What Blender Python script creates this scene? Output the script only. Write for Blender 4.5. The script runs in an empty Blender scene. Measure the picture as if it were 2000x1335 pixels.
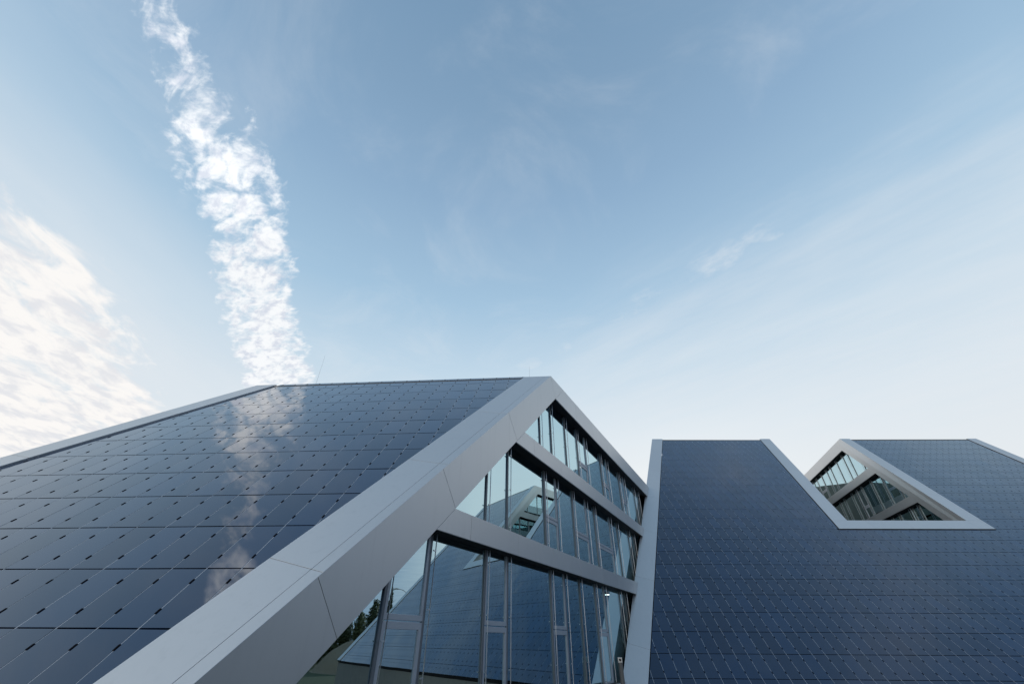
import bpy, bmesh, math, random
from mathutils import Vector, Matrix, noise

random.seed(7)
S = bpy.context.scene
COL = S.collection
CZ = 4.0                                   # eye height above the lower ground
rad = math.radians

# ------------------------------------------------------------------ camera
PITCH, ROLL = 0.62666, 0.00684
cam_d = bpy.data.cameras.new("camera"); cam = bpy.data.objects.new("camera", cam_d); COL.objects.link(cam)
F_ = Vector((0, math.cos(PITCH), math.sin(PITCH))); R0 = Vector((1, 0, 0)); U0 = Vector((0, -math.sin(PITCH), math.cos(PITCH)))
R_ = R0*math.cos(ROLL) + U0*math.sin(ROLL); U_ = -R0*math.sin(ROLL) + U0*math.cos(ROLL)
M = Matrix((R_, U_, -F_)).transposed().to_4x4(); M.translation = (0, 0, CZ); cam.matrix_world = M
cam_d.sensor_width = 36; cam_d.lens = 804.78/2000*36; cam_d.clip_end = 3000; cam_d.clip_start = 0.1
S.camera = cam

def az(a): return Vector((math.sin(a), math.cos(a), 0))

# ------------------------------------------------------------------ sun, sky, exposure
SUN_AZ, SUN_EL = rad(22), rad(9)
sd = az(SUN_AZ)*math.cos(SUN_EL) + Vector((0, 0, math.sin(SUN_EL)))
sun_d = bpy.data.lights.new("sun", 'SUN'); sun_d.energy = 2.5; sun_d.angle = rad(0.5); sun_d.color = (1, .93, .82)
sun = bpy.data.objects.new("sun", sun_d); COL.objects.link(sun); sun.rotation_euler = (-sd).to_track_quat('-Z', 'Y').to_euler()
S.view_settings.view_transform = 'Standard'; S.view_settings.look = 'None'; S.view_settings.exposure = 0; S.view_settings.gamma = 1

W = bpy.data.worlds.new("World"); S.world = W; W.use_nodes = True
wt = W.node_tree; wt.nodes.clear()
class NT:
    """small helper for building node graphs"""
    def __init__(s, t): s.t = t
    def n(s, typ, **kw):
        nd = s.t.nodes.new(typ)
        for k, v in kw.items(): setattr(nd, k, v)
        return nd
    def put(s, sock, v):
        if isinstance(v, (int, float)): sock.default_value = v
        elif isinstance(v, (tuple, list)): sock.default_value = v if len(v) == len(sock.default_value) else (*v, 1)
        else: s.t.links.new(v, sock)
    def m(s, op, a, b=None, c=None, clamp=False):
        nd = s.n('ShaderNodeMath', operation=op, use_clamp=clamp)
        for i, v in enumerate((a, b, c)):
            if v is not None: s.put(nd.inputs[i], v)
        return nd.outputs[0]
    def sstep(s, x, a, b, lo=0., hi=1.):
        nd = s.n('ShaderNodeMapRange', interpolation_type='SMOOTHSTEP')
        for k, v in zip((0, 1, 2, 3, 4), (x, a, b, lo, hi)): s.put(nd.inputs[k], v)
        return nd.outputs[0]
    def mix(s, f, a, b):
        nd = s.n('ShaderNodeMix', data_type='RGBA')
        s.put(nd.inputs[0], f); s.put(nd.inputs[6], a); s.put(nd.inputs[7], b); return nd.outputs[2]
    def noise(s, vec, scale, detail=4, rough=.55, dist=0.):
        nd = s.n('ShaderNodeTexNoise'); s.put(nd.inputs['Vector'], vec); nd.inputs['Scale'].default_value = scale
        nd.inputs['Detail'].default_value = detail; nd.inputs['Roughness'].default_value = rough; nd.inputs['Distortion'].default_value = dist
        return nd.outputs[0]
    def comb(s, x, y, z=0.):
        nd = s.n('ShaderNodeCombineXYZ')
        for i, v in enumerate((x, y, z)): s.put(nd.inputs[i], v)
        return nd.outputs[0]
    def curve(s, x, x0, x1, pts):
        """piecewise function of x through pts (values in their own units)"""
        ys = [p[1] for p in pts]; lo, hi = min(ys), max(ys)
        t = s.sstepl(x, x0, x1)
        nd = s.n('ShaderNodeFloatCurve'); cv = nd.mapping.curves[0]
        q = [((a-x0)/(x1-x0), (b-lo)/(hi-lo)) for a, b in pts]
        cv.points[0].location = q[0]; cv.points[1].location = q[-1]
        for p_ in q[1:-1]: cv.points.new(*p_)
        nd.mapping.update(); s.put(nd.inputs['Value'], t)
        return s.m('MULTIPLY_ADD', nd.outputs[0], hi-lo, lo)
    def sstepl(s, x, a, b):
        nd = s.n('ShaderNodeMapRange'); s.put(nd.inputs[0], x); nd.inputs[1].default_value = a; nd.inputs[2].default_value = b
        return nd.outputs[0]
    def ramp(s, x, stops):
        nd = s.n('ShaderNodeValToRGB'); cr = nd.color_ramp
        while len(cr.elements) < len(stops): cr.elements.new(0.5)
        for e, (p_, c) in zip(cr.elements, stops): e.position = p_; e.color = (*c, 1)
        s.put(nd.inputs[0], x); return nd.outputs[0]

def lin(r, g, b):
    f = lambda v: (v/255/12.92) if v/255 <= .04045 else ((v/255+.055)/1.055)**2.4
    return (f(r), f(g), f(b))

k = NT(wt)
tc = k.n('ShaderNodeTexCoord'); sep = k.n('ShaderNodeSeparateXYZ'); wt.links.new(tc.outputs['Generated'], sep.inputs[0])
dx, dy, dz = sep.outputs
el = k.m('MULTIPLY', k.m('ARCSINE', dz), 2/math.pi)                       # 0 horizon .. 1 zenith
base = k.ramp(el, [(0.0, lin(226, 226, 224)), (0.12, lin(236, 240, 243)), (0.24, lin(224, 236, 245)), (0.345, lin(200, 223, 240)),
                   (0.45, lin(170, 203, 229)), (0.60, lin(147, 180, 211)), (0.72, lin(134, 167, 198)), (0.85, lin(123, 157, 189)), (1.0, lin(96, 141, 192))])
sky = k.n('ShaderNodeTexSky', sky_type='NISHITA'); sky.sun_disc = False; sky.sun_elevation = SUN_EL; sky.sun_rotation = SUN_AZ
sky.air_density = 1.0; sky.dust_density = 1.0; sky.ozone_density = 1.5
SKY_K = 0.1
up = k.m('MAXIMUM', dz, 0.03)
px, py = k.m('DIVIDE', dx, up), k.m('DIVIDE', dy, up)                     # position on the flat cloud layer
# the sky texture, hazed towards the pale air colour of the day
vmul = k.n('ShaderNodeVectorMath', operation='SCALE'); k.put(vmul.inputs[0], base); vmul.inputs[3].default_value = 1/SKY_K
col = k.mix(0.9, sky.outputs[0], vmul.outputs[0])
def bright(c): return tuple(v/SKY_K for v in c)
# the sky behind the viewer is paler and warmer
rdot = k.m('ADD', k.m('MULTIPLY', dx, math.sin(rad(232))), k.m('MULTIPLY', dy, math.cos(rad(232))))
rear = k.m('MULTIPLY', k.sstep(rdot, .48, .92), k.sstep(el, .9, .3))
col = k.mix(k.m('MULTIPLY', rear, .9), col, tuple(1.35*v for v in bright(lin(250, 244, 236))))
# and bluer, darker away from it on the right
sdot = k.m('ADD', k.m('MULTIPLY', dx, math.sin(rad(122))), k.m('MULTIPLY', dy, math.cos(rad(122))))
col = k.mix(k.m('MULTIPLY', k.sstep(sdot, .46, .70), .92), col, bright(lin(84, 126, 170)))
# thin veils of cirrus
P2 = k.comb(px, py)
q = k.m('ADD', px, py)
nz_st = k.noise(k.comb(k.m('MULTIPLY', q, 3.0), k.m('MULTIPLY', k.m('SUBTRACT', px, py), .8)), 1.6, 6, .6)
qq = k.m('ADD', q, k.m('MULTIPLY', k.m('SUBTRACT', nz_st, .5), .55))
v1 = k.m('MULTIPLY', k.sstep(qq, 1.20, 1.95), k.sstep(px, -.5, .6))
v1 = k.m('MULTIPLY', v1, k.m('MULTIPLY_ADD', nz_st, .62, -.08))
streak = k.m('MULTIPLY', k.sstep(k.m('ABSOLUTE', k.m('SUBTRACT', qq, 1.6)), .14, 0.), k.sstep(k.noise(P2, 5, 6, .6), .42, .75))
streak = k.m('MULTIPLY', streak, k.m('MULTIPLY', k.sstep(px, -.15, .3), k.sstep(px, 1.15, .75)))
v2 = k.m('MULTIPLY', k.m('MULTIPLY', k.sstep(px, -.72, -1.45), k.sstep(py, -.2, .3)), k.m('MULTIPLY_ADD', k.noise(k.comb(px, k.m('MULTIPLY', py, .35)), 3.2, 6, .55), .6, .08))
mott = k.m('MULTIPLY', k.sstep(k.noise(P2, 2.2, 8, .62, .6), .45, .75), .20)
veil = k.m('MAXIMUM', k.m('MAXIMUM', k.m('MAXIMUM', v1, k.m('MULTIPLY', streak, .6)), v2), mott)
col = k.mix(k.m('MINIMUM', veil, .6), col, bright(lin(232, 236, 240)))
# the long band of broken cloud
wob = k.m('MULTIPLY', k.m('SUBTRACT', k.noise(P2, 3.0, 3, .5), .5), .05)
cx = k.curve(py, -1.2, 3.0, [(-1.2, -.98), (-.5, -.80), (0, -.70), (.27, -.693), (.4, -.718), (.48, -.72), (.58, -.74), (.85, -.815), (1.2, -.955), (1.65, -1.10), (2.2, -1.29), (3.0, -1.6)])
hw = k.curve(py, -1.2, 3.0, [(-1.2, .02), (-.4, .03), (.0, .07), (.27, .07), (.42, .118), (.6, .145), (.85, .14), (1.2, .15), (1.65, .165), (2.2, .18), (3.0, .2)])
dev = k.m('DIVIDE', k.m('ABSOLUTE', k.m('ADD', k.m('SUBTRACT', px, cx), wob)), hw)
rotv = k.n('ShaderNodeVectorRotate', rotation_type='Z_AXIS'); k.put(rotv.inputs['Vector'], P2); rotv.inputs['Angle'].default_value = rad(38)
sc = k.n('ShaderNodeVectorMath', operation='MULTIPLY'); k.put(sc.inputs[0], rotv.outputs[0]); sc.inputs[1].default_value = (1.0, 1.75, 1)
n1 = k.noise(sc.outputs[0], 9.5, 10, .58, .45)
n1b = k.noise(k.comb(k.m('MULTIPLY', px, .8), k.m('MULTIPLY', py, 1.5)), 30, 6, .6, .5)
nn = k.m('ADD', k.m('MULTIPLY', n1, .74), k.m('MULTIPLY', n1b, .26))
thick = k.curve(py, -1.2, 3.0, [(-1.2, -.08), (-.2, .0), (.15, .085), (.25, .06), (.33, .035), (.5, .055), (.62, .11), (.85, .125), (1.2, .165), (1.65, .195), (3.0, .2)])
dens = k.m('ADD', k.m('ADD', nn, thick), k.m('MULTIPLY', k.m('POWER', dev, 3.0), -.19))
c1 = k.sstep(dens, .47, .69)
shade = k.noise(sc.outputs[0], 15, 8, .62, .3)
ccol = k.mix(k.sstep(shade, .34, .56), bright(lin(216, 222, 234)), bright(lin(250, 252, 254)))
sclc = k.n('ShaderNodeVectorMath', operation='SCALE'); k.put(sclc.inputs[0], ccol); k.put(sclc.inputs[3], k.m('ADD', k.sstep(py, .3, .05, 0., .75), k.sstep(py, .95, .6, 1., 1.12))); ccol = sclc.outputs[0]
col = k.mix(k.m('MULTIPLY', c1, .97), col, ccol)
# the softer bank of cloud low on the left
ex = k.curve(py, .3, 3.2, [(.3, -1.38), (.73, -1.39), (.9, -1.40), (1.1, -1.45), (1.34, -1.50), (1.7, -1.64), (2.2, -1.84), (3.2, -2.35)])
rot2 = k.n('ShaderNodeVectorRotate', rotation_type='Z_AXIS'); k.put(rot2.inputs['Vector'], P2); rot2.inputs['Angle'].default_value = rad(-16)
sc2 = k.n('ShaderNodeVectorMath', operation='MULTIPLY'); k.put(sc2.inputs[0], rot2.outputs[0]); sc2.inputs[1].default_value = (1.0, .6, 1)
n2 = k.noise(sc2.outputs[0], 7.5, 10, .6, .5)
n2b = k.noise(sc2.outputs[0], 2.1, 4, .5)
ins = k.m('SUBTRACT', ex, px)                                             # > 0 inside the bank
d2 = k.m('ADD', k.m('ADD', k.m('MULTIPLY', n2, .72), k.m('MULTIPLY', n2b, .52)), k.sstep(ins, -.30, .40, -.34, .055))
c2 = k.m('MULTIPLY', k.sstep(d2, .49, .66), k.sstep(py, .25, .7))
ccol2 = k.mix(k.sstep(k.noise(sc2.outputs[0], 10, 8, .6, .4), .36, .58), bright(lin(230, 231, 235)), bright(lin(253, 250, 247)))
col = k.mix(k.m('MULTIPLY', c2, .95), col, ccol2)
# below the horizon: dull ground colour
col = k.mix(k.sstep(dz, -.02, 0.0), bright(lin(120, 122, 118)), col)
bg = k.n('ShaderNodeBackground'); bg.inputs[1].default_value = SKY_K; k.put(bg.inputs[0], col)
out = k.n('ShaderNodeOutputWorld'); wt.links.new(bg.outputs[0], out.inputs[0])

# ------------------------------------------------------------------ materials
def mat(name):
    m = bpy.data.materials.new(name); m.use_nodes = True; return m, NT(m.node_tree), m.node_tree.nodes['Principled BSDF']

def island(k_): return k_.n('ShaderNodeNewGeometry').outputs['Random Per Island']

def m_panel():
    m, k_, b = mat('solar_glass')
    r = island(k_); tcn = k_.n('ShaderNodeTexCoord')
    obj = k_.n('ShaderNodeObjectInfo').outputs['Random']
    rr = k_.m('FRACT', k_.m('ADD', r, obj))
    cells = k_.mix(rr, (.001, .009, .042), (.003, .022, .078))
    dust = k_.m('MULTIPLY', k_.sstep(k_.noise(tcn.outputs['Object'], .55, 7, .65), .42, .75), k_.m('MULTIPLY_ADD', rr, .13, .02))
    k_.put(b.inputs['Base Color'], k_.mix(dust, cells, (.13, .13, .125)))
    k_.put(b.inputs['Coat Roughness'], k_.m('MULTIPLY', rr, .03))
    d = k_.noise(tcn.outputs['Object'], 1.3, 5, .6)
    k_.put(b.inputs['Roughness'], k_.m('ADD', k_.m('MULTIPLY_ADD', d, .03, .008), k_.m('MULTIPLY', rr, .02)))
    b.inputs['IOR'].default_value = 1.5; b.inputs['Specular Tint'].default_value = (.66, .86, 1, 1)
    b.inputs['Coat Weight'].default_value = .85; b.inputs['Coat IOR'].default_value = 1.5
    # very slight waviness of toughened glass
    bp = k_.n('ShaderNodeBump'); bp.inputs['Strength'].default_value = .012; bp.inputs['Distance'].default_value = .02
    k_.put(bp.inputs['Height'], k_.noise(tcn.outputs['Object'], 1.8, 2, .5)); k_.put(b.inputs['Normal'], bp.outputs[0])
    return m
def m_plain(name, colr, rough=.5, metal=0., var=.06, scale=3.):
    m, k_, b = mat(name); tcn = k_.n('ShaderNodeTexCoord')
    nz = k_.noise(tcn.outputs['Object'], scale, 6, .6)
    a = tuple(c*(1-var) for c in colr); c2_ = tuple(min(1, c*(1+var)) for c in colr)
    k_.put(b.inputs['Base Color'], k_.mix(nz, a, c2_)); b.inputs['Metallic'].default_value = metal
    k_.put(b.inputs['Roughness'], k_.m('MULTIPLY_ADD', nz, .12, rough-.06)); return m
def m_acm():
    m, k_, b = mat('silver_composite_sheet'); tcn = k_.n('ShaderNodeTexCoord')
    r = island(k_); nz = k_.noise(tcn.outputs['Object'], .9, 6, .62)
    mp = k_.n('ShaderNodeMapping'); k_.put(mp.inputs['Vector'], tcn.outputs['Object']); mp.inputs['Scale'].default_value = (6, 6, .5)
    dirt = k_.noise(mp.outputs[0], 1.2, 6, .6)
    c = k_.mix(k_.m('MULTIPLY_ADD', r, .5, k_.m('MULTIPLY', nz, .5)), (.66, .645, .63), (.735, .715, .695))
    c = k_.mix(k_.m('MULTIPLY', k_.sstep(dirt, .5, .8), .14), c, (.42, .41, .39))
    k_.put(b.inputs['Base Color'], c); b.inputs['Metallic'].default_value = .62; b.inputs['IOR'].default_value = 1.6
    k_.put(b.inputs['Roughness'], k_.m('MULTIPLY_ADD', nz, .06, .38))
    bp = k_.n('ShaderNodeBump'); bp.inputs['Strength'].default_value = .06; bp.inputs['Distance'].default_value = .05
    k_.put(bp.inputs['Height'], k_.noise(tcn.outputs['Object'], .7, 2, .5)); k_.put(b.inputs['Normal'], bp.outputs[0]); return m
def m_glass():
    m = bpy.data.materials.new('coated_glass'); m.use_nodes = True; t = m.node_tree; t.nodes.clear(); k_ = NT(t)
    o = k_.n('ShaderNodeOutputMaterial'); gl = k_.n('ShaderNodeBsdfGlossy'); tr = k_.n('ShaderNodeBsdfTransparent')
    gl.inputs['Roughness'].default_value = 0.0; gl.inputs['Color'].default_value = (.73, .95, 1.0, 1)
    tr.inputs['Color'].default_value = (.32, .54, .57, 1)
    fr = k_.n('ShaderNodeFresnel'); fr.inputs[0].default_value = 1.6
    f = k_.m('MULTIPLY_ADD', fr.outputs[0], .30, .68, clamp=True)
    tcn = k_.n('ShaderNodeTexCoord'); bp = k_.n('ShaderNodeBump'); bp.inputs['Strength'].default_value = .035; bp.inputs['Distance'].default_value = .02
    k_.put(bp.inputs['Height'], k_.noise(tcn.outputs['Object'], .8, 2, .5)); k_.put(gl.inputs['Normal'], bp.outputs[0])
    mx = k_.n('ShaderNodeMixShader'); k_.put(mx.inputs[0], f); t.links.new(tr.outputs[0], mx.inputs[1]); t.links.new(gl.outputs[0], mx.inputs[2])
    t.links.new(mx.outputs[0], o.inputs[0]); return m
def m_lamp():
    m, k_, b = mat('lit_lens'); b.inputs['Emission Color'].default_value = (.9, 1, .95, 1); b.inputs['Emission Strength'].default_value = 2.5; return m

PANEL = m_panel(); ACM = m_acm(); GLASS = m_glass(); LENS = m_lamp()
DARK = m_plain('black_anodised', (.018, .018, .02), .45, .3)
CLIP = m_plain('black_clip_rubber', (.004, .004, .006), .9)
CLIP.node_tree.nodes['Principled BSDF'].inputs['Specular IOR Level'].default_value = .1
MEMB = m_plain('dark_underlay_sheet', (.02, .021, .024), .8)
RAIL = m_plain('mill_aluminium', (.46, .48, .51), .45, .3)
FRAME = m_plain('grey_powder_coat', (.58, .59, .62), .42, .25)
MULL = m_plain('dark_grey_powder_coat', (.27, .275, .29), .4, .35)
WIRE = m_plain('stainless_wire', (.62, .64, .66), .3, .9)
REVEAL = m_plain('brown_black_reveal', (.035, .028, .026), .7)
PLASTER = m_plain('interior_plaster', (.55, .56, .55), .8)
SLAB = m_plain('concrete_slab', (.34, .34, .33), .8)
CARPET = m_plain('grey_carpet', (.10, .10, .11), .95)
BEIGE = m_plain('beige_concrete', (.24, .225, .195), .75, 0, .12, 1.2)
TEAL = m_plain('teal_wall_paint', (.10, .26, .27), .6)
ROOFM = m_plain('grey_roof_gravel', (.22, .22, .21), .95, 0, .2, 8)
GRASS = m_plain('dry_grass', (.035, .05, .018), .95, 0, .35, 4)
EARTH = m_plain('dry_earth', (.17, .14, .10), .95, 0, .3, 2)
PAVE = m_plain('grey_paving', (.075, .073, .07), .85, 0, .2, 3)
BARK = m_plain('bark', (.07, .05, .035), .9, 0, .3, 8)
LEAF = m_plain('dark_leaves', (.035, .055, .025), .7, 0, .5, 3)
LEAF2 = m_plain('olive_leaves', (.055, .075, .03), .7, 0, .5, 3)
POST = m_plain('grey_post_paint', (.24, .22, .20), .5, .2)

# ------------------------------------------------------------------ helpers
def link(name, bm, mats, parent=None, bevel=0.):
    bmesh.ops.recalc_face_normals(bm, faces=bm.faces)
    me = bpy.data.meshes.new(name); bm.to_mesh(me); bm.free()
    o = bpy.data.objects.new(name, me); COL.objects.link(o)
    for m in (mats if isinstance(mats, (list, tuple)) else [mats]): me.materials.append(m)
    if parent: o.parent = parent; o.matrix_parent_inverse = Matrix.Identity(4); o.location = -parent_loc(parent)
    if bevel:
        b = o.modifiers.new('bevel', 'BEVEL'); b.width = bevel; b.segments = 2; b.limit_method = 'ANGLE'
    return o
def parent_loc(p):
    v = Vector((0, 0, 0))
    while p: v = v + p.location; p = p.parent
    return v
def tag(o, label=None, cat=None, group=None, kind=None):
    for a, b in (('label', label), ('category', cat), ('group', group), ('kind', kind)):
        if b: o[a] = b
    return o
def empty(name, loc, label, cat, group=None):
    o = bpy.data.objects.new(name, None); COL.objects.link(o); o.location = loc; o.empty_display_size = .5
    return tag(o, label, cat, group)

class Frame:
    """a plane in space with outward normal n; points given as (u, v) and a depth along n"""
    def __init__(s, o, e1, e2): s.o = Vector(o); s.e1 = Vector(e1); s.e2 = Vector(e2); s.n = s.e1.cross(s.e2)
    def p(s, u, v, d=0.): return s.o + s.e1*u + s.e2*v + s.n*d

def prism(bm, fr, pts, d0, d1, mi=0, tilt=None):
    """closed solid: polygon pts of the frame between depths d0 < d1; tilt=(a,b,uc,vc) leans it slightly"""
    if len(pts) < 3: return
    def dd(u, v, d): return d + (tilt[0]*(u-tilt[2]) + tilt[1]*(v-tilt[3]) if tilt else 0)
    lo = [bm.verts.new(fr.p(u, v, dd(u, v, d0))) for u, v in pts]; hi = [bm.verts.new(fr.p(u, v, dd(u, v, d1))) for u, v in pts]
    n = len(pts); fs = [bm.faces.new(hi), bm.faces.new(lo[::-1])]
    for i in range(n): fs.append(bm.faces.new((lo[i], lo[(i+1) % n], hi[(i+1) % n], hi[i])))
    for f in fs: f.material_index = mi

def half(pts, a, b, keep_left=True):
    """clip a convex polygon by the line a->b, keeping its left (or right) side"""
    ax, ay = a; ex_, ey = b[0]-a[0], b[1]-a[1]; sg = 1 if keep_left else -1
    f = lambda p: sg*(ex_*(p[1]-ay) - ey*(p[0]-ax))
    out = []
    for i, p in enumerate(pts):
        q_ = pts[(i+1) % len(pts)]; fp, fq = f(p), f(q_)
        if fp >= 0: out.append(p)
        if (fp >= 0) != (fq >= 0):
            t = fp/(fp-fq); out.append((p[0]+(q_[0]-p[0])*t, p[1]+(q_[1]-p[1])*t))
    r = []
    for p in out:
        if not r or (abs(p[0]-r[-1][0])+abs(p[1]-r[-1][1])) > 1e-5: r.append(p)
    if len(r) > 1 and (abs(r[0][0]-r[-1][0])+abs(r[0][1]-r[-1][1])) < 1e-5: r.pop()
    return r
def area(pts): return abs(sum(pts[i][0]*pts[(i+1) % len(pts)][1]-pts[(i+1) % len(pts)][0]*pts[i][1] for i in range(len(pts))))/2 if len(pts) > 2 else 0
def rect(u0, v0, u1, v1): return [(u0, v0), (u1, v0), (u1, v1), (u0, v1)]
def right_of(pts, line): return half(pts, line(-60), line(10), False)     # line(v) -> (u, v), going upwards
def left_of(pts, line): return half(pts, line(-60), line(10), True)
def above(pts, v): return half(pts, (0, v), (1, v), True)
def below(pts, v): return half(pts, (0, v), (1, v), False)
def screen(P):
    d = Vector(P) - Vector((0, 0, CZ)); z = d.dot(F_)
    return (1000+804.78*d.dot(R_)/z, 667.5-804.78*d.dot(U_)/z) if z > .3 else None
def seen(fr, pts, d):
    """area of a polygon in the picture (0 when out of the frame)"""
    s = [screen(fr.p(u, v, d)) for u, v in pts]
    if any(q_ is None for q_ in s): return 0
    c = (sum(a for a, _ in s)/len(s), sum(b for _, b in s)/len(s))
    return area(s) if 0 < c[0] < 2000 and 0 < c[1] < 1335 else 0
def tube(bm, a, b, r, n=8):
    a, b = Vector(a), Vector(b); z = (b-a).normalized(); x = z.orthogonal().normalized(); y = z.cross(x)
    ra = [bm.verts.new(a+(x*math.cos(t)+y*math.sin(t))*r) for t in [2*math.pi*i/n for i in range(n)]]
    rb = [bm.verts.new(b+(x*math.cos(t)+y*math.sin(t))*r) for t in [2*math.pi*i/n for i in range(n)]]
    for i in range(n): bm.faces.new((ra[i], ra[(i+1) % n], rb[(i+1) % n], rb[i]))
    bm.faces.new(ra[::-1]); bm.faces.new(rb)
def cone_tube(bm, a, b, r0, r1, n=8):
    a, b = Vector(a), Vector(b); z = (b-a).normalized(); x = z.orthogonal().normalized(); y = z.cross(x)
    ra = [bm.verts.new(a+(x*math.cos(t)+y*math.sin(t))*r0) for t in [2*math.pi*i/n for i in range(n)]]
    rb = [bm.verts.new(b+(x*math.cos(t)+y*math.sin(t))*r1) for t in [2*math.pi*i/n for i in range(n)]]
    for i in range(n): bm.faces.new((ra[i], ra[(i+1) % n], rb[(i+1) % n], rb[i]))
    bm.faces.new(ra[::-1]); bm.faces.new(rb)

# ------------------------------------------------------------------ geometry of the place
AZ_RA, AZ_RB = 1.6462, 1.5922            # run of the panel rows of the left and the right roof
AZ_G, AZ_N, AZ_M = 0.4967, 0.2527, 0.3352
PA, PB = 0.7771, 0.7817                  # slopes
Z3 = Vector((0, 0, 1))
oA = Vector((1.827, 16.5, 10+CZ)); oB = Vector((14.60, 40.46, 17+CZ))
oB = oB + Vector((-math.cos(AZ_G), math.sin(AZ_G), 0))*(-.0)
def roof_frame(o, a, p): h = az(a-math.pi/2); return Frame(o, az(a), h*math.cos(p)+Z3*math.sin(p))
FA, FB = roof_frame(oA, AZ_RA, PA), roof_frame(oB, AZ_RB, PB)
FG = Frame(oA, az(AZ_G), Z3)             # gable wall of the left building, facing right
nG = FG.n

def rake_slope(a, ar, p):                # du per dv of a wall of azimuth a in the roof plane
    d = a-(ar-math.pi/2); return math.sin(d)/(math.cos(d)/math.cos(p))
def mkline(u0, sl): return lambda v: (u0+sl*v, v)

# ------------------------------------------------------------------ solar field
def solar(fr, root, cell_u, cell_v, u_off, v_off, u_rng, v_rng, clips, keep, nbig=100, gap=.009, rowgap=.014, d=-.055):
    """clips: list of functions polygon -> list of polygons"""
    cells = []
    i0, i1 = int((u_rng[0]-u_off)//cell_u)-1, int((u_rng[1]-u_off)//cell_u)+1
    j0, j1 = int((v_rng[0]-v_off)//cell_v)-1, int((v_rng[1]-v_off)//cell_v)+1
    for j in range(j0, j1+1):
        for i in range(i0, i1+1):
            u, v = u_off+i*cell_u, v_off+j*cell_v
            for pl in clips(rect(u+gap, v+rowgap, u+cell_u-gap, v+cell_v-rowgap)):
                if area(pl) > .012:
                    cells.append((seen(fr, pl, d), pl, u, v))
    cells.sort(key=lambda c: -c[0])
    rest = bmesh.new()
    for n_, (s_, pl, u, v) in enumerate(cells):
        bm = bmesh.new() if n_ < nbig and s_ > 0 else rest
        t = (random.gauss(0, .0032), random.gauss(0, .0022), u+cell_u/2, v+cell_v/2)
        prism(bm, fr, pl, d-.016, d, 0, t)
        for fv in (.25, .75):
            c = (u+cell_u, v+cell_v*fv)
            if keep(c): prism(bm, fr, rect(c[0]-.0145, c[1]-.046, c[0]+.0145, c[1]+.046), d-.05, d+.008, 1)
        if bm is not rest: link('solar_panel', bm, [PANEL, CLIP], root)
    if rest.verts: tag(link('solar_panel', rest, [PANEL, CLIP], root), kind='stuff')
    # aluminium carrier rails that show in the joints between the columns
    bm = bmesh.new()
    for i in range(i0, i1+2):
        u = u_off+i*cell_u
        for pl in clips(rect(u-.0083, v_rng[0]-1, u+.0083, -.02)):
            if area(pl) > .01: prism(bm, fr, pl, d-.05, d-.003)
    link('carrier_rails', bm, RAIL, root)

def cut_lines(pts, lines, gapw=.008):
    """split a convex polygon by a list of lines ((a),(b)); returns the pieces with a narrow joint between them"""
    pieces = [pts]
    for a, b in lines:
        L = math.hypot(b[0]-a[0], b[1]-a[1]); nx, ny = -(b[1]-a[1])/L*gapw/2, (b[0]-a[0])/L*gapw/2
        nxt = []
        for p_ in pieces:
            l = half(p_, (a[0]+nx, a[1]+ny), (b[0]+nx, b[1]+ny), True); r = half(p_, (a[0]-nx, a[1]-ny), (b[0]-nx, b[1]-ny), False)
            nxt += [x for x in (l, r) if area(x) > .002]
        pieces = nxt
    return pieces

def edge_trim(fr, root, outer, inner, v0, v1, side, seam=.25, step=4.05, start=-5.4):
    """the silver edge sheet between two rake lines; side=+1 when the open edge is on the right"""
    base = rect(-60, v0, 60, v1)
    full = left_of(right_of(base, inner), outer) if side > 0 else left_of(right_of(base, outer), inner)
    sl = outer(1)[0]-outer(0)[0]
    sm = mkline(outer(0)[0]-side*seam*math.sqrt(1+sl*sl), sl) if seam else None
    lines = []
    if sm: lines.append((sm(-60), sm(10)))
    v = start
    while v > v0:
        c = outer(v); lines.append((c, (c[0]+1, c[1]-sl))); v -= step/math.sqrt(1+sl*sl)
    bm = bmesh.new()
    for p_ in cut_lines(full, lines): prism(bm, fr, p_, -.03, 0)
    ret = mkline(outer(0)[0]-side*.03, sl); rb = rect(-60, v0+.01, 60, v1-.01)      # folded return along the open edge
    oo = mkline(outer(0)[0]-side*.002, sl)
    prism(bm, fr, left_of(right_of(rb, ret), oo) if side > 0 else left_of(right_of(rb, oo), ret), -.6, -.0305)
    link('edge_trim', bm, ACM, root, .003)
    bm = bmesh.new(); prism(bm, fr, left_of(right_of(full, mkline(inner(0)[0]+.001, sl)), mkline(outer(0)[0]-.035, sl)) if side > 0 else left_of(right_of(full, mkline(outer(0)[0]+.035, sl)), mkline(inner(0)[0]-.001, sl)), -.22, -.031); link('trim_core', bm, DARK if side > 0 else ACM, root)

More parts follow.
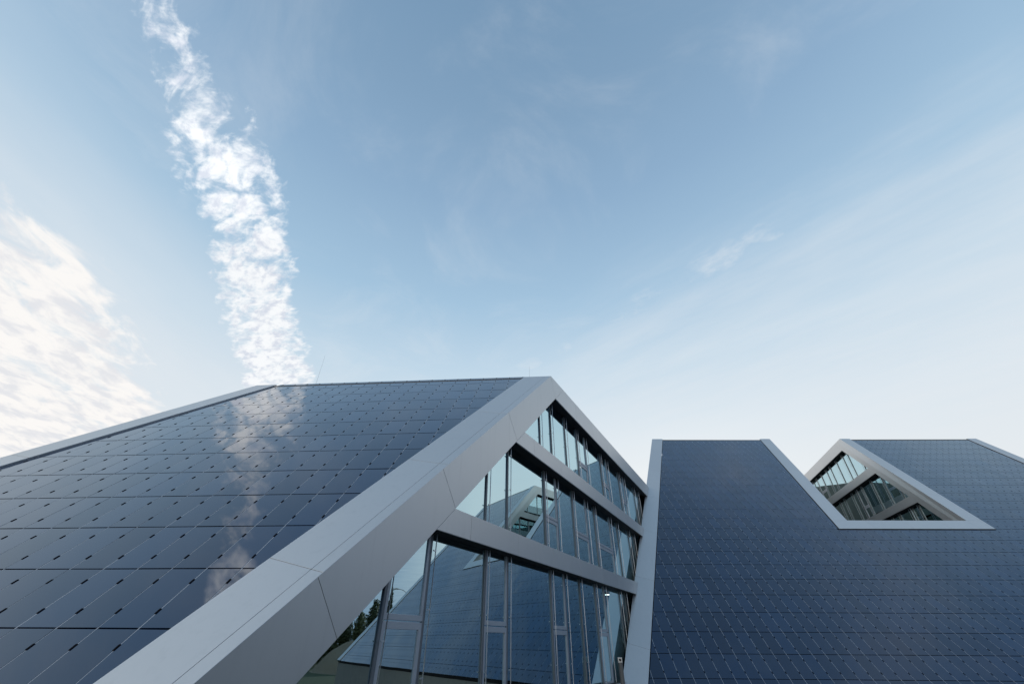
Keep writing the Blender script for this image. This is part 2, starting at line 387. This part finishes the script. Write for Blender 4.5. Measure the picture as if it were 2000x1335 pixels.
# ------------------------------------------------------------------ a glazed notch wall
def glazed_wall(root, fr, outer, inner, end, rows, s_rng, zbot, mull, narrow, joints, inset=.44, cam_d=.34, sink=.02):
    """fr: wall frame (s to the back, z up). outer/inner: rake lines z -> s of the roof edge and of the openings; end: z -> s of the far end.
    rows: (z top, z bottom) of the window rows. mull: per row positions of the mullions; narrow: per row indices of opening lights"""
    LN = lambda f: (lambda v: (f(v), v))
    out_l, in_l, end_l = LN(outer), LN(inner), LN(end)
    box = rect(s_rng[0], zbot, s_rng[1], 0)
    # rake fascia
    ras = left_of(right_of(box, out_l), in_l)
    bm = bmesh.new()
    for p_ in cut_lines(ras, joints): prism(bm, fr, p_, -.05, 0)
    link('rake_fascia', bm, ACM, root, .003)
    top = left_of(right_of(above(box, rows[0][0]), LN(lambda z: inner(z)+.008)), end_l)
    bm = bmesh.new()
    vl = [((s, -60), (s, 10)) for s in [inner(0)-1.0+i*2.62 for i in range(1, 14)]]
    for p_ in cut_lines(top, vl): prism(bm, fr, p_, -.05, 0)
    link('roof_fascia', bm, ACM, root, .003)
    core = bmesh.new()
    prism(core, fr, left_of(right_of(box, LN(lambda z: outer(z)+sink)), LN(lambda z: inner(z)-.015)), -.62, -.051)
    prism(core, fr, left_of(right_of(above(box, rows[0][0]+.015), LN(lambda z: inner(z)-.014)), end_l), -.62 if sink < .1 else -.5, -.052)
    for i, (zt, zb) in enumerate(rows):
        z2 = rows[i+1][0] if i+1 < len(rows) else max(zb-.6, zbot)
        if z2 >= zb: continue
        band = left_of(right_of(below(above(box, z2), zb), LN(lambda z: inner(z)+.008)), end_l)
        bm = bmesh.new()
        for p_ in cut_lines(band, [((s, -60), (s, 10)) for s in [inner(zb)+.75+j*2.62 for j in range(14)]]): prism(bm, fr, p_, -.05, 0)
        link('floor_band', bm, ACM, root, .003)
        prism(core, fr, below(above(left_of(right_of(box, LN(lambda z: inner(z)-.014)), end_l), z2+.015), zb-.015), -.62, -.052)
    link('opening_reveal', core, REVEAL, root)
    # windows
    for ri, (zt, zb) in enumerate(rows):
        ops = left_of(right_of(below(above(box, zb-.25), zt+.25), LN(lambda z: inner(z)-.5)), LN(lambda z: end(z)+3.))
        ms = mull[ri]; edges = [s_rng[0]] + ms + [s_rng[1]]
        for wi in range(len(edges)-1):
            a, b = edges[wi], edges[wi+1]
            pane = half(half(ops, (a, -60), (a, 10), False), (b, -60), (b, 10), True)
            if area(pane) < .05: continue
            bm = bmesh.new()
            cu, cv = sum(x for x, _ in pane)/len(pane), sum(y for _, y in pane)/len(pane)
            prism(bm, fr, pane, -inset-.012, -inset, 0, (random.gauss(0, .0022), random.gauss(0, .0016), cu, cv))
            w = link('window', bm, GLASS, root)
            if wi-1 in narrow[ri] and 0 < wi < len(edges)-1:
                tz = zt-1.66
                bm = bmesh.new(); d0, d1 = -inset-.03, -inset+.03
                x0, x1 = a+.03, b-.03
                inside = left_of(right_of(below(above(box, zb), zt), in_l), end_l)
                for r in (rect(x0, tz-.05, x1, tz+.05), rect(x0, tz-.20, x1, tz-.075), rect(x0, zb-.2, x0+.1, tz-.2), rect(x1-.1, zb-.2, x1, tz-.2), rect(x0, tz+.05, x0+.085, zt+.3), rect(x1-.085, tz+.05, x1, zt+.3), rect(x0+.1, zb-.2, x1-.1, zb+.05)):
                    r = left_of(right_of(r, LN(lambda z: inner(z)-.4)), LN(lambda z: end(z)+2.5))
                    if area(r) > .001: prism(bm, fr, r, d0, d1)
                if bm.verts: link('sash_frame', bm, FRAME, w, .004)
                else: bm.free()
        for s in ms:
            lo, hi = zb-.2, zt+.2
            pl = left_of(right_of(rect(s-.036, lo, s+.036, hi), LN(lambda z: inner(z)-.45)), LN(lambda z: end(z)+2.5))
            if area(pl) < .02: continue
            vs = [v for _, v in pl]; z0, z1 = min(vs), max(vs)
            bm = bmesh.new(); prism(bm, fr, pl, -inset+.001, -inset+.035); prism(bm, fr, [(s-.02 if u < s else s+.02, v) for u, v in pl], -inset-.14, -inset-.013, 1)
            link('mullion', bm, [MULL, DARK], root, .003)
            bm = bmesh.new(); wd = -cam_d; so = s+.085
            tube(bm, fr.p(so, z0, wd), fr.p(so, z1, wd), .013, 6)
            zz = z1-.55
            while zz > z0+.2:
                prism(bm, fr, rect(s, zz-.012, so+.012, zz+.012), wd-.012, wd+.012); zz -= 1.15
            link('blind_cable', bm, WIRE, root)

def interior(root, fr, inner, end, rows, zbot, s_rng, depth=9., col_step=5.2, ph=0.):
    LN = lambda f: (lambda v: (f(v), v))
    box = rect(s_rng[0], zbot, s_rng[1], 0)
    for i, (zt, zb) in enumerate(rows):
        z2 = rows[i+1][0] if i+1 < len(rows) else zb-.5
        pl = left_of(right_of(below(above(box, z2+.06), zb-.05), LN(lambda z: inner(z)-.2)), LN(lambda z: end(z)+6))
        if area(pl) > .1:
            bm = bmesh.new(); prism(bm, fr, pl, -depth, -.66); link('floor_slab', bm, SLAB, root)
    bm = bmesh.new(); prism(bm, fr, left_of(right_of(box, LN(lambda z: inner(z)-1.)), LN(lambda z: end(z)+6)), -depth-.2, -depth-.003); link('interior_wall', bm, PLASTER, root)
    s = s_rng[0]+ph; n_ = 0
    while s < s_rng[1]:
        bm = bmesh.new(); pl = left_of(right_of(rect(s, zbot+.1, s+.32, -.4), LN(inner)), LN(lambda z: end(z)+5))
        if area(pl) > .3: prism(bm, fr, pl, -1.75, -1.43); link('interior_column', bm, PLASTER if n_ % 2 else TEAL, root)
        else: bm.free()
        s += col_step; n_ += 1
    for s in (s_rng[0]+7.6+ph, s_rng[0]+14.3+ph, s_rng[0]+20.6+ph):
        pl = left_of(right_of(rect(s, zbot+.1, s+.12, -.5), LN(inner)), LN(lambda z: end(z)+5))
        if area(pl) > .3:
            bm = bmesh.new(); prism(bm, fr, pl, -depth, -2.2); link('partition_wall', bm, TEAL if s > s_rng[0]+14 else PLASTER, root)

# ================================================================== LEFT BUILDING
A = empty('solar_building', Vector((oA.x-6, oA.y-10, 0)), 'lower building on the left with a dark solar panel slope and a large glazed gable', 'building')
kR = rake_slope(AZ_G, AZ_RA, PA)
A_out = mkline(0, kR); A_in = mkline(-1.243, kR)
L_out = mkline(-14.34, .28); L_in = mkline(-13.36, .28)
VB_A = -16.66; VT_A = .0
fa = right_of(left_of(rect(-60, VB_A, 60, .22), A_in), L_in)
clipsA = lambda pl: [left_of(right_of(below(above(pl, VB_A), .24), lambda v: (L_in(v)[0]+.035, v)), lambda v: (A_in(v)[0]-.035, v))]
keepA = lambda c: L_in(c[1])[0]+.1 < c[0] < A_in(c[1])[0]-.1 and c[1] < .2
solar(FA, A, .6185, 1.21, -8.135, -12.84, (-22, 0), (-18, .3), clipsA, keepA)
bm = bmesh.new(); prism(bm, FA, right_of(left_of(rect(-60, VB_A, 60, -.03), lambda v: (A_in(v)[0]+.1, v)), lambda v: (L_in(v)[0]-.1, v)), -.45, -.165); link('roof_slope', bm, MEMB, A)
edge_trim(FA, A, A_out, A_in, VB_A, VT_A, +1, start=-5.3)
edge_trim(FA, A, L_out, L_in, VB_A, .06, -1, seam=0, start=-4.)
# gable wall
tA = .8975
outerA = lambda z: z/tA
innerA = lambda z: .4+(z+.991)/.901
kLB = rake_slope(AZ_G, AZ_RB, PB)
# far end of the gable: where the slope of the right building meets it
sB = (oB-oA).dot(FG.e1); tB = math.sin(PB)/(math.cos(PB)/math.cos(AZ_G-(AZ_RB-math.pi/2)))
endA = lambda z: sB+(z-7.0)/tB
rowsA = [(-.991, -3.87), (-4.49, -7.38), (-7.97, -11.35)]
mullA = [[-.55, .66, 2.40, 4.02, 5.32, 7.86, 9.1, 11.6, 12.8, 15.4, 16.6], [-4.60, -3.30, -.34, .86, 2.70, 4.46, 5.66, 8.25, 9.6, 12.0, 13.2], [-8.22, -6.95, -4.50, -3.24, -.10, 1.18, 2.80, 4.65, 5.95, 8.4, 9.4]]
narA = [[3, 5, 7], [2, 4, 6], [0, 2, 4, 7]]
jA = []
for so, zo, si, zi in ((-4.021, -3.657, -3.45, -4.36), (-7.331, -6.599, -6.70, -7.36), (-10.226, -9.219, -9.58, -10.008), (-13.5, -12.1, -12.9, -12.9)):
    jA.append(((so, zo), (si, zi)))
jA.append(((0, 0), (.4, -.991)))
glazed_wall(A, FG, outerA, innerA, endA, rowsA, (-16.5, 24), -11.7, mullA, narA, jA)
interior(A, FG, innerA, endA, rowsA, -11.7, (-14, 24), 9., 4.1, .8)
# the plain rest of the building: flat roof, back, plinth
def horiz(z): return Frame(Vector((0, 0, z)), Vector((1, 0, 0)), Vector((0, 1, 0)))
def xy(v): return (v.x, v.y)
pA0 = FA.p(-.3, -.06); pA1 = FA.p(-14.2, -.06); back = 26
bL = az(.422)
roofA = [xy(pA1), xy(pA0), xy(pA0+az(AZ_G)*back), xy(pA1+bL*back)]
bm = bmesh.new(); prism(bm, horiz(oA.z-.5), roofA, 0, .42); link('flat_roof', bm, ROOFM, A)
def wall_between(name, p, q_, z0, z1, th, m, root):
    d = (q_-p); d.z = 0; L = d.length; d.normalize(); fr = Frame(Vector((p.x, p.y, 0)), d, Z3)
    bm = bmesh.new(); prism(bm, fr, rect(0, z0, L, z1), -th, 0); return link(name, bm, m, root)
wall_between('rear_wall', pA0+az(AZ_G)*(back-.4), pA1+bL*back, 0, oA.z-.51, .3, BEIGE, A)
# left end wall under the left edge (a slanting prism)
def raked_wall(name, fr, line, vb, z0, backdir, blen, root, m, inset=.12, sgn=1):
    """upright wall under a rake line, running back to blen behind its top"""
    t = fr.p(*line(-.1), -.3); b_ = fr.p(*line(vb), -.3)
    e = az(backdir); fw = Frame(Vector((b_.x, b_.y, 0)), e, Z3)
    L = (t-b_).dot(e)
    bm = bmesh.new(); prism(bm, fw, [(0, z0), (L+blen, z0), (L+blen, t.z-.35), (L, t.z-.35), (0, max(b_.z-.02, z0+.02))], -.2*sgn if sgn > 0 else 0, 0 if sgn > 0 else .2)
    return link(name, bm, m, root)
raked_wall('end_wall', FA, mkline(-14.0, .28), VB_A, 0, .422, back-1, A, BEIGE)
# plinth under the panels
pb0, pb1 = FA.p(*L_out(VB_A), -.3), FA.p(*A_out(VB_A), -.3)
wall_between('plinth', pb0, pb1, 0, pb0.z-.03, .3, BEIGE, A)

# ================================================================== RIGHT BUILDING
B = empty('solar_building', Vector((oB.x+12, oB.y-8, 0)), 'taller building on the right, wide solar panel slope with a triangular notch', 'building')
B_out = mkline(0, kLB); B_in = mkline(1.08, kLB)
M_out = mkline(11.06, .232); M_in = mkline(12.05, .232)
N_in = mkline(19.19, .163); N_out = mkline(20.19, .163)
E_in = mkline(32.0, .16); E_out = mkline(32.95, .16)
VB_B = -26.52; SILL_O, SILL_I = -15.40, -14.45
VT_B = -.30
def clipsB(pl):
    g_ = .04
    pl = left_of(right_of(below(above(pl, VB_B), VT_B), lambda v: (B_in(v)[0]+g_, v)), lambda v: (E_in(v)[0]-g_, v))
    if len(pl) < 3: return []
    low = below(pl, SILL_O-g_); hi = above(pl, SILL_O-g_)
    a, b = left_of(hi, lambda v: (M_out(v)[0]-g_, v)), right_of(hi, lambda v: (N_out(v)[0]+g_, v))
    if area(pl) > 0 and abs(area(a)-area(hi)) < 1e-6 and area(low) > 0: return [pl]
    if area(pl) > 0 and abs(area(b)-area(hi)) < 1e-6 and area(low) > 0: return [pl]
    return [x for x in (low, a, b) if area(x) > 0]
def keepB(c):
    u, v = c
    if not (B_in(v)[0]+.1 < u < E_in(v)[0]-.1 and VB_B < v < VT_B-.1): return False
    return v < SILL_O-.15 or u < M_out(v)[0]-.1 or u > N_out(v)[0]+.1
solar(FB, B, .5737, 1.166, -5.892, -25.84, (-10, 33), (-26.6, .2), clipsB, keepB)
bm = bmesh.new()
for pl in clipsB(right_of(left_of(rect(-60, VB_B, 60, VT_B-.2), E_in), B_in)): prism(bm, FB, pl, -.45, -.165)
link('roof_slope', bm, MEMB, B)
edge_trim(FB, B, B_out, B_in, VB_B, 0, -1, seam=0, start=-2.6, step=4.6)
edge_trim(FB, B, M_in, M_out, SILL_I, 0, +1, seam=0, start=-3.)
edge_trim(FB, B, N_in, N_out, SILL_I, 0, -1, seam=0, start=-3.)
edge_trim(FB, B, E_out, E_in, VB_B, 0, +1, seam=0, start=-3.)
bm = bmesh.new()
sill = left_of(right_of(rect(-60, SILL_O, 60, SILL_I-.006), M_out), N_out)
for p_ in cut_lines(sill, [((s, -60), (s, 10)) for s in (9.9, 12.4, 14.9)]): prism(bm, FB, p_, -.03, 0)
link('edge_trim', bm, ACM, B, .003)
bm = bmesh.new(); prism(bm, FB, sill, -.5, -.031); link('trim_core', bm, DARK, B)
# right wall of the notch (faces left) and its left wall (faces right)
oN = FB.p(*N_in(0)); FN = Frame(oN, -az(AZ_N), Z3)
class Flip:
    """wall frame with s running to the back but the outward side on the left"""
    def __init__(s, fr): s.f = fr; s.o = fr.o; s.e1 = -fr.e1; s.e2 = fr.e2; s.n = fr.n
    def p(s, u, v, d=0.): return s.f.p(-u, v, d)
tN = math.sin(PB)/(math.cos(PB)/math.cos(AZ_N-(AZ_RB-math.pi/2)))
rowsB = [(-1.02, -3.83), (-4.53, -7.35), (-7.97, -10.6)]
outN = lambda z: z/tN
inN = lambda z: .63+(z+1.02)/tN
zsill = SILL_I*math.sin(PB)
mullN = [[-1.05, .9, 2.0, 3.72, 5.55, 6.72, 8.35, 10.0, 11.0, 13.5], [-4.55, -2.7, -.87, 1.15, 2.4, 3.55, 5.5, 6.7, 8.6], [-5.72, -4.72, -4.40, -2.66, -1.4, .5, 2.4, 4.3]]
glazed_wall(B, Flip(FN), outN, inN, lambda z: 18., rowsB, (-12, 18), zsill-.4, mullN, [[6], [3], []], [((-4.4, -4.28), (-3.2, -5.5))], sink=.3)
interior(B, Flip(FN), lambda z: inN(z)+1.6, lambda z: 18., rowsB, zsill-.4, (-9, 18), 4.5, 4.1, .4)
oM = FB.p(*M_in(0)); FM = Frame(oM, az(AZ_M), Z3)
tM = math.sin(PB)/(math.cos(PB)/math.cos(AZ_M-(AZ_RB-math.pi/2)))
mullM = [[1.2, 2.4, 4.2, 6, 7.3, 9, 10.2, 12, 13.2, 15], [-2.2, -1., 1.2, 2.4, 4.2, 6, 7.3, 9, 10.2, 12, 13.2, 15], [-4., -2.2, -1., 1.2, 2.4, 4.2, 6, 7.3, 9, 10.2, 12]]
glazed_wall(B, FM, lambda z: z/tM, lambda z: .63+(z+1.02)/tM, lambda z: 18., rowsB, (-12, 18), zsill-.4, mullM, [[2, 6], [3, 7], [2, 6]], [((-4.4, -4.2), (-3.2, -5.4))])
interior(B, FM, lambda z: .63+(z+1.02)/tM, lambda z: 18., rowsB, zsill-.4, (-9, 18), 7., 4.1, 1.)
# terrace in the notch, flat roofs, end walls, plinth
tz = oB.z+zsill-.35
a0, a1 = FB.p(*M_in(SILL_I)), FB.p(*N_in(SILL_I))
bm = bmesh.new(); prism(bm, horiz(tz), [xy(a0+Vector((-1, .4, 0))), xy(a1+Vector((1, .4, 0))), xy(a1+az(AZ_N)*30), xy(a0+az(AZ_M)*30)], -.3, 0); link('terrace_floor', bm, PAVE, B)
r0, r1, r2, r3 = (FB.p(*f(-.06)) for f in (mkline(.2, kLB), M_in, N_in, E_in))
bm = bmesh.new()
prism(bm, horiz(oB.z-.5), [xy(r0), xy(r1+az(AZ_M)*.1-Vector((.15, 0, 0))), xy(r1+az(AZ_M)*17-Vector((.15, 0, 0))), xy(r0+az(AZ_G)*17)], 0, .4)
prism(bm, horiz(oB.z-.5), [xy(r2+Vector((.15, 0, 0))), xy(r3), xy(r3+az(.22)*17), xy(r2+az(AZ_N)*17+Vector((.15, 0, 0)))], 0, .4)
link('flat_roof', bm, ROOFM, B)
raked_wall('end_wall', FB, mkline(.25, kLB), VB_B, 0, AZ_G, 17, B, BEIGE)
raked_wall('end_wall', FB, mkline(32.7, .16), VB_B, 0, .22, 17, B, BEIGE, sgn=-1)
qa, qb = r0+az(AZ_G)*17, r3+az(.22)*17
wall_between('rear_wall', qb, qa, 0, oB.z-.51, .3, BEIGE, B)
pb0, pb1 = FB.p(*B_out(VB_B), -.3), FB.p(*E_out(VB_B), -.3)
bm = bmesh.new(); dd_ = (pb1-pb0).normalized(); fr = Frame(Vector((pb0.x, pb0.y, 0)), dd_, Z3); LL = (pb1-pb0).length
for p_ in cut_lines(rect(.1, 0, LL, pb0.z-.03), [((s, -9), (s, 9)) for s in [2.4*i for i in range(1, 20)]], .02): prism(bm, fr, p_, -.3, 0)
link('plinth', bm, BEIGE, B)

# ------------------------------------------------------------------ lamps hanging behind the glass
def on_plane_z(x, y, z):
    d = R_*(x-1000)+U_*(667.5-y)+F_*804.78; return Vector((0, 0, CZ))+d*((z-CZ)/d.z)
def pendant(x, y, z, ceil, label, r=.24):
    P_ = on_plane_z(x, y, z)
    t = empty('pendant_lamp', P_, label, 'lamp', 'lamps hanging behind the glazed gable')
    bm = bmesh.new(); cone_tube(bm, P_, P_+Z3*.11, r, r*.72, 20); link('lamp_shade', bm, PLASTER, t)
    bm = bmesh.new(); cone_tube(bm, P_-Z3*.02, P_-Z3*.001, r*.9, r*.9, 20); link('lens', bm, LENS, t)
    bm = bmesh.new(); tube(bm, P_+Z3*.11, Vector((P_.x, P_.y, ceil)), .008, 6); link('cord', bm, DARK, t)
zc1, zc2, zc3 = oA.z-.95, oA.z-4.45, oA.z-7.92
pendant(1213, 1054, oA.z-4.72, zc2, 'bright round lamp in the middle window row beside the silver corner strip', .28)
pendant(1192, 1040, oA.z-4.70, zc2, 'small lit lamp left of the bright one in the middle window row', .12)
pendant(1187, 1160, oA.z-8.25, zc3, 'lit lamp at the top right of the lowest window row', .08)
pendant(1083, 1176, oA.z-8.6, zc3, 'lit lamp low behind the narrow pane in the lowest window row', .13)

# ------------------------------------------------------------------ lightning rods on the ridge
for xx, yb, yt, lab in ((611, 744, 694, 'thin upright lightning rod on the ridge just right of the white cloud'), (1035, 738, 716, 'short lightning rod on the ridge close to the gable peak')):
    b_ = on_plane_z(xx, yb, oA.z+.02)+Vector((0, .35, 0)); zt = b_.z
    while screen((b_.x, b_.y, zt))[1] > yt: zt += .02
    rt = empty('lightning_rod', b_-Z3*.1, lab, 'lightning rod')
    bm = bmesh.new(); cone_tube(bm, b_-Z3*.15, (b_.x, b_.y, zt), .005, .003, 8); link('rod', bm, PLASTER, rt)
    bm = bmesh.new(); cone_tube(bm, b_-Z3*.17, b_-Z3*.02, .05, .03, 10); link('foot', bm, DARK, rt)

# ------------------------------------------------------------------ camera post by the corner strip
d = R_*(1211-1000)+U_*(667.5-1288)+F_*804.78
off = .3; t_ = ((oA-Vector((0, 0, CZ))).dot(nG)+off)/d.dot(nG); PP = Vector((0, 0, CZ))+d*t_
t = empty('camera_post', Vector((PP.x, PP.y, 0)), 'slim grey post with a small square camera box beside the silver corner strip', 'camera post')
bm = bmesh.new(); cone_tube(bm, (PP.x, PP.y, 0), (PP.x, PP.y, PP.z-.085), .11, .085, 16); link('post', bm, POST, t)
cf = Frame(PP, az(math.atan2(d.x, d.y)+math.pi/2), Z3)
bm = bmesh.new(); prism(bm, cf, rect(-.085, -.085, .085, .085), -.14, .02); link('camera_box', bm, ACM, t, .01)
bm = bmesh.new(); tube(bm, cf.p(0, .01, .021), cf.p(0, .01, .05), .04, 16); link('camera_lens', bm, CLIP, t)

# ------------------------------------------------------------------ ground and what stands behind the viewer
def sheet(name, pts, z, m, seg=1):
    bm = bmesh.new(); bm.faces.new([bm.verts.new((x, y, z)) for x, y in pts]); return tag(link(name, bm, m), kind='structure')
sheet('ground', [(-600, -600), (600, -600), (600, 600), (-600, 600)], 0, GRASS)
sheet('paving', [(-40, -30), (48, -30), (48, 60), (-40, 60)], .004, PAVE)

def crown(bm, c, rx, rz, n, size, conic=False):
    for _ in range(n):
        while True:
            v = Vector((random.uniform(-1, 1), random.uniform(-1, 1), random.uniform(-1, 1)))
            if .15 < v.length < 1: break
        w = (1-(v.z+1)/2*.85) if conic else 1
        lump = .75+.5*noise.noise(v*2.3+Vector(c)*.1)
        p_ = Vector(c)+Vector((v.x*rx*w*lump, v.y*rx*w*lump, v.z*rz))
        a = Vector((random.gauss(0, 1), random.gauss(0, 1), random.gauss(0, 1))).normalized(); b = a.orthogonal().normalized(); s_ = size*random.uniform(.6, 1.4)
        vs = [bm.verts.new(p_+a*s_), bm.verts.new(p_+b*s_*.45), bm.verts.new(p_-a*s_), bm.verts.new(p_-b*s_*.45)]
        bm.faces.new(vs)
def tree(x, y, h, r, label, m, conic):
    t = empty('conifer_tree' if conic else 'leafy_tree', Vector((x, y, 0)), label, 'tree', 'trees beyond the forecourt')
    bm = bmesh.new(); cone_tube(bm, (x, y, 0), (x+.1*r, y, h*.8), .035*h*.6, .02, 9)
    for i in range(7):
        z = h*(.3+.08*i); a = i*2.4; cone_tube(bm, (x, y, z), (x+math.cos(a)*r*.7, y+math.sin(a)*r*.7, z+h*.06), .05, .012, 6)
    link('trunk', bm, BARK, t)
    bm = bmesh.new(); crown(bm, (x, y, h*(.56 if conic else .62)), r, h*(.44 if conic else .37), 2600, .16*r if not conic else .2*r, conic); link('crown', bm, m, t)
def polar(a, dist): q_ = Vector((-2.4, 9.4, 0))+az(rad(a))*dist; return q_.x, q_.y
tree(*polar(70.9, 76), 11.6, 1.15, 'slim dark conifer mirrored in the lowest glass beside the street lamp', LEAF, True)
tree(*polar(71.9, 82), 10.2, 1.5, 'broad dark tree mirrored in the lowest glass left of the slim conifer', LEAF, False)
tree(*polar(73.4, 88), 8.6, 1.3, 'low olive tree mirrored at the left end of the lowest glass', LEAF2, False)
tree(*polar(74.9, 90), 7.6, 1.4, 'dark bushy tree mirrored at the fascia edge of the lowest glass', LEAF, False)
# hedge along the street
hx, hy = polar(77, 92); h = empty('hedge', Vector((hx, hy, 0)), 'long dark hedge mirrored below the trees in the lowest glass', 'hedge')
bm = bmesh.new()
for i in range(26):
    x, y = polar(71.5+i*.55, 92+random.uniform(-2, 2)); crown(bm, (x, y, 2.9+random.uniform(-.3, .5)), 1.3, 3.0, 240, .35)
link('foliage', bm, LEAF, h)
bm = bmesh.new()
for i in range(26):
    x, y = polar(71.5+i*.55, 92); cone_tube(bm, (x, y, 0), (x, y, 2.5), .06, .03, 6)
link('stems', bm, BARK, h)
# bank of dry earth in front of the hedge
bm = bmesh.new(); cxm, cym = polar(74.2, 76); rows_ = []
for i in range(17):
    ring = []
    for j in range(24):
        a = 2*math.pi*j/24; rr = i/16
        zz = 3.6*(1-rr*rr)**1.5*(1+.3*noise.noise(Vector((math.cos(a)*rr*2, math.sin(a)*rr*2, 3))))
        ring.append(bm.verts.new((cxm+math.cos(a)*rr*9, cym+math.sin(a)*rr*5, max(zz, 0)-.05)))
    rows_.append(ring)
for i in range(16):
    for j in range(24): bm.faces.new((rows_[i][j], rows_[i][(j+1) % 24], rows_[i+1][(j+1) % 24], rows_[i+1][j])) if i else None
bm.faces.new(rows_[1])
for v in rows_[0]: bm.verts.remove(v)
tag(link('earth_bank', bm, EARTH), kind='structure')
# unseen tall trees added right of the viewer to darken the cladding
bm = bmesh.new()
for i in range(13):
    x, y = 27+i*1.1+random.uniform(-1, 1), 5-i*4.2; hh = random.uniform(14, 18)
    cone_tube(bm, (x, y, 0), (x, y, hh*.6), .25, .1, 8); crown(bm, (x, y, hh*.55), 3.6, hh*.45, 1700, .42)
tag(link('shading_wood', bm, LEAF), 'unseen tall trees added right of the forecourt to darken the cladding', 'shading_wood', kind='stuff')
# street lamp
lx, ly = polar(68.9, 80); lz = 11.6
t = empty('street_lamp', Vector((lx, ly, 0)), 'street lamp with a curved arm mirrored in the lowest glass', 'street lamp')
bm = bmesh.new(); cone_tube(bm, (lx, ly, 0), (lx, ly, lz-1.2), .10, .055, 10); link('pole', bm, POST, t)
ad = (az(rad(160))).normalized()
bm = bmesh.new(); pts = [Vector((lx, ly, lz-1.2))+ad*(1.9*(1-math.cos(a)))+Z3*(1.2*math.sin(a)) for a in [i*math.pi/16 for i in range(9)]]
for a, b in zip(pts, pts[1:]): tube(bm, a, b, .045, 8)
link('arm', bm, POST, t)
hd = pts[-1]; hf = Frame(hd, ad, Z3)
bm = bmesh.new(); prism(bm, hf, [(-.15, -.06), (.75, -.10), (.8, .0), (.4, .12), (-.15, .07)], -.17, .17); link('lamp_head', bm, POST, t, .02)
